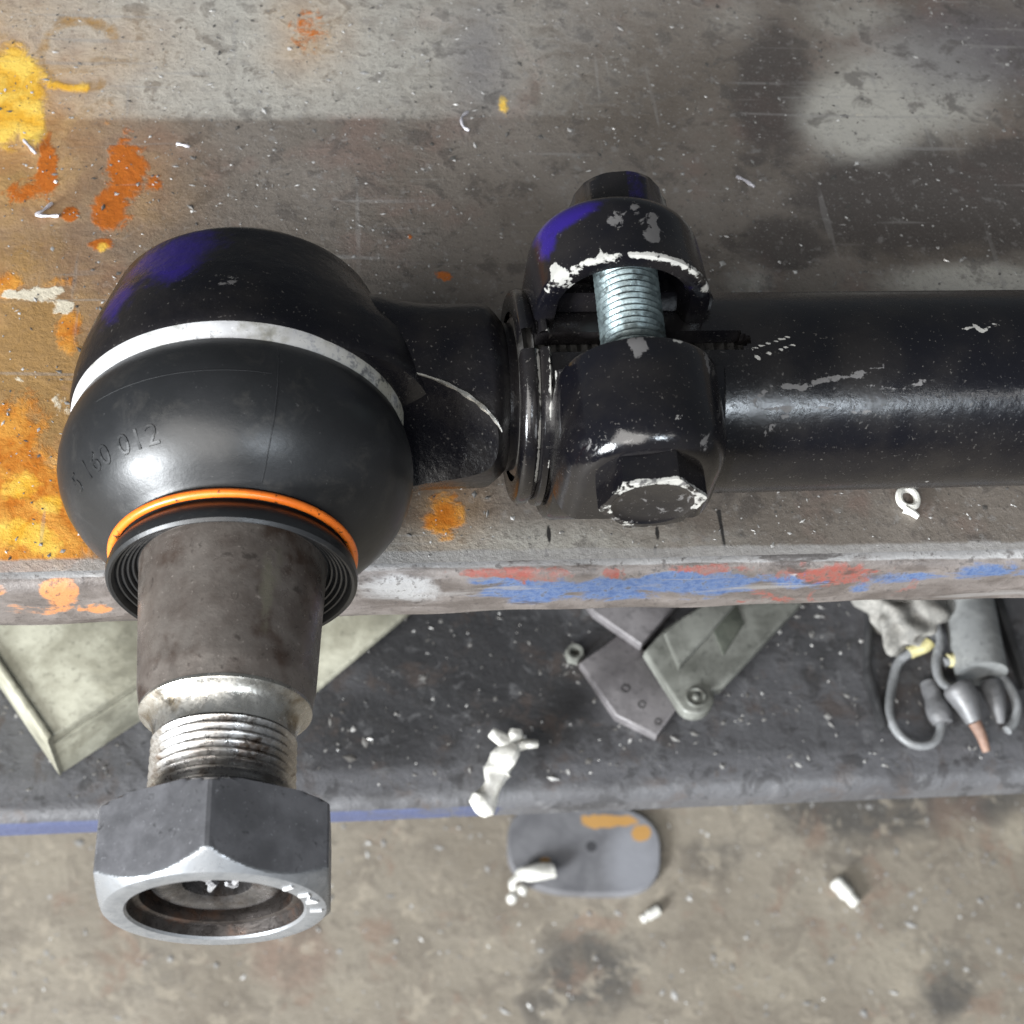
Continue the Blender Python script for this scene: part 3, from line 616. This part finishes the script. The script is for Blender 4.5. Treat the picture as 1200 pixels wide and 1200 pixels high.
# bolt
BC = BC + 2.0 * RHO
sb = []
for i in range(19):
    q0 = -15.5 + i * 1.3; sb += [(q0, 5.4), (q0 + .35, 5.75), (q0 + .65, 5.95), (q0 + .95, 5.75)]
bolt = obj('clamp_bolt', *lathe(BC, TAU, -BX, RHO, sb, 64), 'bolt', rod, sharp=60)
hb = [(28.4, 10.4), (29.3, 10.5), (29.6, 10.6), (32.6, 10.6), (33.4, 10.0), (33.8, 9.2), (33.9, 8.4), (33.9, 7.2), (33.5, 6.6), (33.3, 5.5), (33.3, 1.0)]
hv, hf = lathe(BC, TAU, -BX, RHO, hb, 96, 9.4, math.radians(12))
q = hv - BC; rr = np.linalg.norm(q - (q @ TAU)[:, None] * TAU, axis=1); ah = np.degrees(np.arctan2(q @ BX, q @ RHO))
obj('bolt_head', hv, hf, 'paint', bolt, sharp=25, attrs=dict(bare=np.where((q @ TAU > 33.3) & (rr > 6.9), np.where(np.abs(ah - 30) < 75, .64, .42), 0), scuff=np.where((q @ TAU > 33.2), .4, 0), violet=np.zeros(len(hv))))
hn = [(-22.3, 10.2), (-24.0, 10.2), (-24.6, 9.3), (-29.8, 9.2), (-31.2, 8.4), (-31.8, 7.4), (-32, 5.8), (-33.4, 5.5), (-33.8, 5.0), (-33.8, 1)]
hv, hf = lathe(BC, TAU, -BX, RHO, hn, 96, 9.5, math.radians(8))
q = hv - BC; ah = np.degrees(np.arctan2(q @ BX, q @ RHO))
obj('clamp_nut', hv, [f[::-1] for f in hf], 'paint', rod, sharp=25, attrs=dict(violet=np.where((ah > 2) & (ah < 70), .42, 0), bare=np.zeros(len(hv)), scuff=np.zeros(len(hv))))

# ================================================================== LOOSE THINGS
def flat(pts, z): return np.array([at(u, v, z)[:2] for u, v in pts])
def scale_at(u, v, z): return np.linalg.norm(at(u + 1, v, z) - at(u, v, z))
SZ = SHELF_Z
cream = plain('cream_sheet', (.25, .24, .185), (.42, .41, .33), .45, .1, 60)
gplate = plain('mauve_grey_steel', (.10, .093, .096), (.16, .15, .153), .5, .2, 60)
olive = plain('olive_grey_steel', (.115, .117, .104), (.21, .214, .193), .45, .2, 60)
def slab_thing(name, pts, z0, z1, mat, label, cat, group=None, bev=.8):
    p = flat(pts, z1); o = obj(name, *prism(p, z0, z1, bev), mat, None, origin=(*p.mean(0), z0)); return tag(o, label, cat, group)
# cream tray (panel with a folded side) and second cream sheet
tray_pts = [(-60, 690), (-20, 752), (58, 866), (166, 796), (240, 744), (250, 660), (0, 640)]
p = flat(tray_pts, SZ + 26)
tray = empty('metal_tray', (*p.mean(0), SZ), 'cream sheet metal tray corner on the shelf left of the stud', 'tray')
obj('panel', *prism(p, SZ + 22, SZ + 26, .8), cream, tray)
fo = flat([(-62, 694), (-22, 756), (56, 870), (62, 862), (-16, 748), (-56, 688)], SZ + 27)
obj('folded_side', *prism(fo, SZ + 1, SZ + 27.4, .6), cream, tray)
fo = flat([(62, 868), (168, 799), (165, 795), (60, 864)], SZ + 25)
obj('back_wall', *prism(fo, SZ + 1, SZ + 21.5, .5), cream, tray)
slab_thing('metal_sheet', [(300, 670), (520, 680), (480, 716), (372, 806), (300, 835), (255, 790)], SZ + 5, SZ + 8, cream, 'cream metal sheet on the shelf just right of the threaded stud', 'metal sheet')
# mauve plates and olive bracket
p = flat([(684, 700), (696, 717), (752, 756), (800, 700), (760, 660), (700, 660)], SZ + 9)
tag(obj('steel_plate', *prism(p, SZ + 4.7, SZ + 9, .7), gplate, origin=(*p.mean(0), SZ + 8)), 'small mauve grey steel plate tucked under the bench edge behind the olive bracket', 'plate', 'steel offcuts on the shelf')
p = flat([(680, 776), (706, 757), (728, 739), (812, 806), (770, 862), (722, 838)], SZ + 4.5)
pl = empty('steel_plate', (*p.mean(0), SZ), 'mauve grey steel plate with three dark holes beside the olive bracket', 'plate', 'steel offcuts on the shelf')
po = obj('plate', *prism(p, SZ + .2, SZ + 4.5, .8), gplate, pl)
dark = plain('dark_hole', (.01, .01, .01), (.02, .02, .02), .8)
for (u, v_, r) in ((733, 807, 5.2), (752, 826, 4.6), (771, 846, 4.2)):
    c = at(u, v_, SZ + 4.5); k = scale_at(u, v_, SZ + 4.5)
    rim = [c + r * k * V(math.cos(t), math.sin(t) * 1.15, 0) + V(0, 0, .1) for t in np.linspace(0, 2 * math.pi, 20, endpoint=False)]
    v1, f1 = lathe(c + V(0, 0, -6), V(0, 0, 1), V(1, 0, 0), V(0, 1, 0), [(6.15, r * k * 1.0), (6.2, r * k * .8), (3.2, r * k * .72)], 20, cap0=False)
    obj('hole', v1, f1, dark, po)
k_ = scale_at(816, 818, SZ + 10)
endp = [(816 + 22 * math.cos(t), 818 + 19 * math.sin(t)) for t in np.linspace(math.radians(150), math.radians(-30), 14)]
outl = [(868, 680), (779, 736), (756, 762)] + endp + [(846, 806), (940, 706), (950, 680)]
p = flat(outl, SZ + 10)
br_ = empty('bracket', (*p.mean(0), SZ), 'olive grey steel bracket with a rounded end and a bolt hole on the shelf', 'bracket')
obj('strap', *prism(p, SZ + 5, SZ + 10, 1.0), olive, br_)
p2 = flat([(779, 741), (800, 722), (852, 690), (866, 704), (830, 745), (796, 783)], SZ + 12)
obj('raised_rib', *prism(p2, SZ + 9.5, SZ + 12, 1.0), olive, br_)
p3 = flat([(830, 722), (862, 704), (872, 730), (848, 768)], SZ + 10.6)
obj('slot', *prism(p3, SZ + 9.6, SZ + 10.6, .3), plain('slot_dark', (.045, .05, .04), (.07, .075, .06), .7), br_)
c = at(815, 818, SZ + 10)
v1, f1 = lathe(c, V(0, 0, 1), V(1, 0, 0), V(0, 1, 0), [(-1, 12 * k_), (.6, 12 * k_), (1.1, 11 * k_), (.3, 8.5 * k_), (.2, 4.5 * k_), (1.6, 4.2 * k_), (2.0, 3.0 * k_), (2.1, .5)], 28)
obj('rivet', v1, f1, olive, br_)
# small nut by the mauve plate
c = at(672, 770, SZ); k_ = scale_at(672, 770, SZ)
v1, f1 = lathe(c, V(0, 0, 1), V(1, 0, 0), V(0, 1, 0), [(0, 11 * k_), (4, 11 * k_), (4.6, 9.5 * k_), (4.4, 6 * k_), (1, 5.5 * k_)], 36, 11 * k_, .3)
tag(obj('hex_nut', v1, f1, olive, origin=c), 'small grey nut on the shelf at the left corner of the mauve plate', 'nut')
# cables, connector, adapter, pipe, rag
cable_m = plain('grey_cable', (.125, .128, .13), (.19, .195, .20), .5, 0, 120)
tape_m = plain('yellow_tape', (.42, .37, .16), (.52, .48, .28), .5, 0, 120)
def cable(path, r, z, label, tape=None, name='cable_loop'):
    P = smooth_path([at(u, v_, z + dz) for u, v_, dz in path], 8); o0 = P.mean(0); o0[2] = SZ
    t = empty(name, o0, label, 'cable', 'grey cables on the shelf')
    obj('cord', *sweep(P, r * .68, 10), cable_m, t)
    if tape: obj('tape_wrap', *sweep(P[tape[0]:tape[1]], r * .95, 10), tape_m, t)
    return t
cable([(1094, 742, 10), (1086, 756, 9), (1066, 765, 7), (1052, 778, 5), (1045, 805, 4), (1042, 835, 4), (1052, 858, 4), (1070, 872, 4), (1090, 872, 4), (1101, 860, 4), (1103, 842, 4)], 2.5, SZ, 'left grey cable loop with a cream tape wrap at its top', (6, 17))
cable([(1092, 700, 12), (1096, 730, 11), (1101, 752, 10), (1097, 776, 8), (1101, 795, 7), (1112, 805, 8), (1124, 805, 9)], 2.6, SZ, 'short grey cable between the pale rag and the tipped plug', None, 'cable')
cable([(1106, 776, 8), (1120, 772, 8), (1134, 768, 8), (1152, 778, 7), (1176, 796, 6), (1190, 820, 5), (1190, 842, 4), (1180, 856, 4)], 2.7, SZ, 'right grey cable loop with a bright yellow tape wrap', (3, 15))
gm = plain('grey_fitting', (.095, .095, .098), (.16, .16, .165), .5, .15, 90)
def bar_thing(name, pts, z, rs, mat, label, cat, n=18):
    P = np.array([at(u, v_, z) for u, v_ in pts]); P = smooth_path(P, 6); r = np.interp(np.linspace(0, 1, len(P)), np.linspace(0, 1, len(rs)), rs)
    v1, f1 = sweep(P, r, n); return tag(obj(name, v1, f1, mat, origin=(*P.mean(0)[:2], SZ), sharp=45), label, cat)
bar_thing('cable_connector', [(1088, 800), (1093, 815), (1099, 832), (1105, 848)], SZ + 4, [3, 3.4, 3.2, 4.2, 4.4, 3.4], gm, 'grey barrel connector inside the left cable loop', 'connector')
bar_thing('pipe', [(1120, 660), (1132, 700), (1150, 790)], SZ + 9, [9.5, 9.5, 9.5, 9.2], plain('dull_pipe', (.16, .165, .165), (.23, .235, .23), .5, .1, 60), 'thick dull grey pipe running under the bench at the right', 'pipe', 28)
# tipped plug
P = [at(1120, 802, SZ + 12), at(1132, 822, SZ + 11), at(1142, 846, SZ + 9)]
pg = empty('cable_plug', (*P[1][:2], SZ), 'grey plug with a rusty terracotta tip under the yellow tape wrap', 'plug')
obj('plug_body', *sweep(smooth_path(P, 6), np.interp(np.linspace(0, 1, 13), [0, .1, .5, 1], [4.6, 5.6, 4.8, 3.0]), 18), gm, pg, sharp=45)
obj('plug_tip', *sweep(smooth_path([P[2], at(1150, 862, SZ + 7), at(1156, 880, SZ + 4)], 6), np.linspace(2.4, 1.5, 13), 12), plain('terracotta', (.17, .09, .06), (.22, .14, .105), .6, 0, 120), pg)
P = [at(1160, 800, SZ + 7), at(1168, 825, SZ + 7), at(1172, 848, SZ + 5)]
obj('latch', *sweep(smooth_path(P, 5), [3.6, 4.2, 4.2, 3.9, 3.6, 3.3, 3, 2.7, 2.4, 2.1, 1.6], 12), gm, pg)
# crumpled rag
def lump(c, rx, ry, rz, seed, nu=26, nv=36, amp=.28, fq=3.2):
    r_ = np.random.default_rng(seed); dirs = r_.normal(size=(26, 3)); ph = r_.uniform(0, 6, 26); v = []
    for i in range(nu):
        for j in range(nv):
            t, p = math.pi * (i + .02) / (nu - .96), 2 * math.pi * j / nv; d = V(math.sin(t) * math.cos(p), math.sin(t) * math.sin(p), math.cos(t))
            k = 1 + amp * np.mean(np.sin(dirs @ d * fq + ph)) * 4.0; v.append(c + d * V(rx, ry, rz) * k)
    F = grid_faces(nu, nv); F += [tuple(range(nv)), tuple(range((nu - 1) * nv, nu * nv))[::-1]]; return np.array(v), F
c = at(1054, 716, SZ + 10)
v1, f1 = lump(c, 14, 14, 8, 5, 40, 56, .42, 4.6); tag(obj('rag', v1, [f[::-1] for f in f1], plain('pale_rag', (.13, .126, .115), (.25, .24, .22), .8, 0, 150), origin=(*c[:2], SZ), sharp=60), 'pale crumpled lump of rag under the bench edge above the cable loop', 'rag')
# low dark strips beside the cables and the pipe
for pts, lab in (([(1018, 700), (1024, 704), (1022, 780), (1040, 850), (1034, 853), (1015, 785)], 'narrow dark strip on the shelf left of the cable loop'), ([(1166, 700), (1176, 700), (1208, 800), (1200, 803)], 'narrow dark strip on the shelf right of the pipe')):
    slab_thing('dark_strip', pts, SZ + .2, SZ + 5, plain('strip_dark', (.018, .018, .019), (.03, .03, .031), .6), lab, 'strip', 'dark strips on the shelf', .5)
# white twisted offcut over the shelf edge
zf = SZ + 6
def chain(pts, rs, z, n=14):
    P = smooth_path([at(u, v_, z + dz) for u, v_, dz in pts], 7); r = np.interp(np.linspace(0, 1, len(P)), np.linspace(0, 1, len(rs)), rs)
    v, F = sweep(P, r, n); c = np.repeat(P, n, 0); t = np.arange(len(v)) % n / n * 6.2832; i = np.arange(len(v)) // n
    k = 1 + .26 * np.sin(2 * t + i * .10) + .06 * np.sin(3 * t - i * .35 + pts[0][0]) + rng.normal(0, .012, len(v))
    return c + (v - c) * k[:, None], F
c0 = at(590, 900, zf)
tw = empty('plastic_offcut', (*c0[:2], SZ), 'white twisted plastic offcut hanging over the blue shelf edge', 'offcut')
kk = scale_at(590, 900, zf)
obj('stalk', *chain([(601, 874, 3), (590, 890, 3), (582, 905, 2), (578, 920, 3), (570, 935, 2), (560, 948, 2)], [9 * kk, 13 * kk, 14 * kk, 12 * kk, 13 * kk, 10 * kk, 8 * kk, 9 * kk, 12 * kk, 15 * kk, 12 * kk], zf), 'white_bits', tw)
obj('arm', *chain([(576, 858, 3), (590, 868, 3), (602, 874, 3), (616, 872, 3), (628, 872, 2)], [5 * kk, 7 * kk, 8 * kk, 7 * kk, 8 * kk, 6 * kk], zf), 'white_bits', tw)
obj('knob', *chain([(600, 876, 3), (604, 866, 3), (605, 856, 3)], [6 * kk, 6 * kk, 8 * kk, 6 * kk], zf), 'white_bits', tw)
# floor: oval plate, curl, two pegs
FZ = FLOOR_Z
op = []
for t in np.linspace(0, 2 * math.pi, 64, endpoint=False):
    e = 2 / 2.9; c_, s_ = math.cos(t), math.sin(t)
    op.append((685 + 90 * math.copysign(abs(c_) ** e, c_), 994 + 53 * math.copysign(abs(s_) ** e, s_) + .08 * (90 * c_)))
p = flat(op, FZ + 8)
n = N('plate_paint'); mid, fine = n.noise(60, 5, .6, .4), n.noise(260, 4, .7)
col = n.mix(n.step(mid, .3, .7), (.135, .135, .145), (.18, .18, .19)); col = n.mix(n.mask('pale', mid, .3, .2, .9), col, (.27, .275, .30))
col = n.mix(n.mask('orange', mid, 1.0, .46, .56), col, (.48, .27, .09)); col = n.mix(n.mask('spot', mid, .3, .4, .6), col, (.06, .06, .065))
MAT['plate'] = n.out(col, n.step(mid, .3, .7, .4, .55), .2, n.bump(fine, .2, .001))
gx = np.linspace(0, 1, 26)[1:]; pv = []
cen = p.mean(0)
rings = [(1, -8), (1, -3), (.99, -1), (.975, 0)] + [(.975 * (1 - g), 0) for g in gx[:-1]]
for k, dz in rings: pv.append(np.c_[cen + (p - cen) * k, np.full(len(p), FZ + 8 + dz)])
pv = np.concatenate(pv); uv = proj(pv); F = grid_faces(len(rings), len(p)); F.append(tuple(range((len(rings) - 1) * len(p), len(rings) * len(p))))
ar = np.sum(p[:, 0] * np.roll(p[:, 1], -1) - np.roll(p[:, 0], -1) * p[:, 1])
if ar < 0: F = [f[::-1] for f in F]
tag(obj('oval_plate', pv, F, 'plate', origin=(*cen, FZ), sharp=50, attrs=dict(pale=blobs(uv, [(745, 1010, 34, 60, .9)]), orange=blobs(uv, [(715, 962, 34, 9, .85), (752, 975, 14, 10, .8), (640, 1008, 14, 8, .6)]), spot=blobs(uv, [(693, 992, 7, 7, .9)]))),  # pale blob paints the sheen on the plate's right side
    'grey oval steel plate with orange paint traces lying on the floor', 'plate')
kk = scale_at(620, 1030, FZ)
c0 = at(620, 1030, FZ)
pgz = FZ + 15
w = empty('wall_plug', (*at(620, 1030, pgz)[:2], FZ), 'white plastic peg with a curled end lying on the oval plate', 'peg')
obj('peg', *chain([(606, 1028, 0), (614, 1024, 0), (632, 1022, 0), (649, 1020, 0)], [4 * kk, 6 * kk, 8 * kk, 9 * kk, 8.5 * kk], pgz), 'white_bits', w)
obj('curl', *chain([(606, 1028, 0), (600, 1036, -2), (603, 1044, -6), (612, 1042, -6)], [4 * kk, 4 * kk, 4 * kk, 6 * kk], pgz), 'white_bits', w)
for (u, v_, r_) in ((600, 1053, 6.5), (612, 1043, 6)):
    c = at(u, v_, FZ + 12); v1, f1 = lump(c, r_ * kk, r_ * kk, r_ * kk, 3, 12, 16, .08); obj('bead', v1, [f[::-1] for f in f1], 'white_bits', w)
def peg(pts, r, label):
    kk = scale_at(*pts[0], FZ); P = [at(u, v_, FZ + r * kk) for u, v_ in pts]
    P = np.array([P[0], P[0] + .05 * (P[-1] - P[0]), P[0] + .6 * (P[-1] - P[0]), P[0] + .64 * (P[-1] - P[0]), P[-1] - .05 * (P[-1] - P[0]), P[-1]])
    tag(obj('bolt', *sweep(P, np.array([.8, 1, 1, .78, .78, .6]) * r * kk, 14), 'white_bits', origin=(*P.mean(0)[:2], FZ)), label, 'bolt', 'pale bolts on the floor')
peg([(978, 1032), (1004, 1060)], 8.5, 'pale bolt lying alone on the floor at the right')
peg([(772, 1066), (752, 1078)], 6, 'short pale bolt on the floor just below the oval plate')
# bench bits
zc = 0
def curl(name, pts, r, label, cat='metal shaving'):
    P = smooth_path([at(u, v_, dz) for u, v_, dz in pts], 6); kk = .18
    return tag(obj(name, *sweep(P, r * .75 * (1 + .25 * np.sin(np.arange(len(P)) * .9)), 8), plain('shaving', (.55, .53, .58), (.75, .73, .78), .35, .3, 300) if 'shaving' not in MAT else MAT['shaving'], origin=(*P.mean(0)[:2], 0)), label, cat, 'metal shavings on the bench')
MAT['shaving'] = plain('shaving_steel', (.38, .37, .40), (.62, .60, .64), .35, .4, 300)
curl('metal_shaving', [(548, 131, .6), (541, 138, 1), (543, 148, 1), (550, 153, .6)], .5, 'curved white shaving on the bench at the top middle')
curl('metal_shaving', [(863, 207, .6), (872, 211, .8), (884, 219, .6)], .55, 'straight white shaving on the bench right of the clamp nut')
curl('metal_shaving', [(28, 164, .6), (34, 171, .8), (42, 180, .6)], .5, 'straight shaving lying on the yellow paint splash')
curl('metal_shaving', [(61, 238, .6), (50, 247, .9), (42, 252, .7), (55, 253, .6), (69, 253, .6)], .5, 'folded V shaped shaving left of the orange splash')
curl('metal_shaving', [(207, 168, .6), (215, 170, .8), (222, 172, .6)], .45, 'short grey shaving right of the orange splash')
ck = empty('lug_ring', at(1063, 590, 0), 'white ring terminal on the bench below the tube', 'terminal')
c = at(1064, 584, 1.0)
obj('ring', *sweep([c + V(2.0 * math.cos(t), 2.4 * math.sin(t), .1 * math.sin(3 * t)) for t in np.linspace(0, 2 * math.pi, 22, endpoint=False)], .8, 8, True), 'white_bits', ck)
obj('tail', *sweep(smooth_path([at(1060, 596, .9), at(1068, 600, .9), at(1076, 606, .7)], 5), np.linspace(1.1, .6, 11), 8), 'white_bits', ck)

# ---- grit: loose flecks nobody could count
n = N('grit'); tn = n.attr('tone')
MAT['grit'] = n.out(n.mix(tn, (.06, .055, .05), (.80, .79, .77)), .38, n.step(tn, .4, .9, 0, .35))
def grit(name, xy, z, size, tone):
    k = len(xy); base = V(1, 0, 0), V(0, 1, 0)
    o6 = np.array([(1, 0, 0), (0, 1, 0), (-1, 0, 0), (0, -1, 0), (0, 0, 1), (0, 0, -1)], float)
    vs = np.repeat(o6[None], k, 0) * rng.uniform(.45, 1.35, (k, 6, 1)); a = rng.uniform(0, 6.28, k)
    sx, sy, sz = size * rng.uniform(.8, 1.7, k), size * rng.uniform(.45, 1., k), size * rng.uniform(.12, .34, k)
    X = vs[..., 0] * sx[:, None]; Y = vs[..., 1] * sy[:, None]
    P = np.stack([X * np.cos(a)[:, None] - Y * np.sin(a)[:, None] + xy[:, :1], X * np.sin(a)[:, None] + Y * np.cos(a)[:, None] + xy[:, 1:2], vs[..., 2] * sz[:, None] + z + sz[:, None] * .45], -1).reshape(-1, 3)
    f8 = [(0, 1, 4), (1, 2, 4), (2, 3, 4), (3, 0, 4), (1, 0, 5), (2, 1, 5), (3, 2, 5), (0, 3, 5)]
    F = [(i * 6 + q0, i * 6 + q1, i * 6 + q2) for i in range(k) for q0, q1, q2 in f8]
    return struct(obj(name, P, F, 'grit', attrs=dict(tone=np.repeat(tone, 6)), smooth=False), 'stuff')
k = 6500
xy = np.c_[rng.uniform(xa - 25, xb + 45, k), rng.uniform(YE + 1, yb_ + 10, k)]
tone = np.where(rng.random(k) < .10, rng.uniform(.55, 1, k), np.where(rng.random(k) < .5, rng.uniform(.15, .45, k), rng.uniform(0, .12, k)))
grit('bench_grit', xy, 0, np.clip(rng.lognormal(-1.35, .5, k), .1, .85), tone)
k = 1300
xx = rng.uniform(s0[0] - 10, s1[0] + 10, k); yy = s0[1] + (s1[1] - s0[1]) * (xx - s0[0]) / (s1[0] - s0[0])
xy = np.c_[xx, yy + rng.uniform(0, 120, k)]
tone = np.where(rng.random(k) < .16, rng.uniform(.6, 1, k), rng.uniform(.03, .3, k)) * np.clip(.45 + (xx - s0[0]) / (s1[0] - s0[0]), .4, 1)
grit('shelf_grit', xy, SHELF_Z, np.clip(rng.lognormal(-.65, .5, k), .25, 1.7), tone)
k = 1000
xx = fx0 + (fx1 - fx0) * rng.random(k) ** .75
xy = np.c_[xx, rng.uniform(fy0, fy1, k)]
tone = np.where(rng.random(k) < .14, rng.uniform(.5, 1, k), rng.uniform(.18, .4, k))
grit('floor_grit', xy, FLOOR_Z, np.clip(rng.lognormal(.0, .55, k), .5, 4), tone)
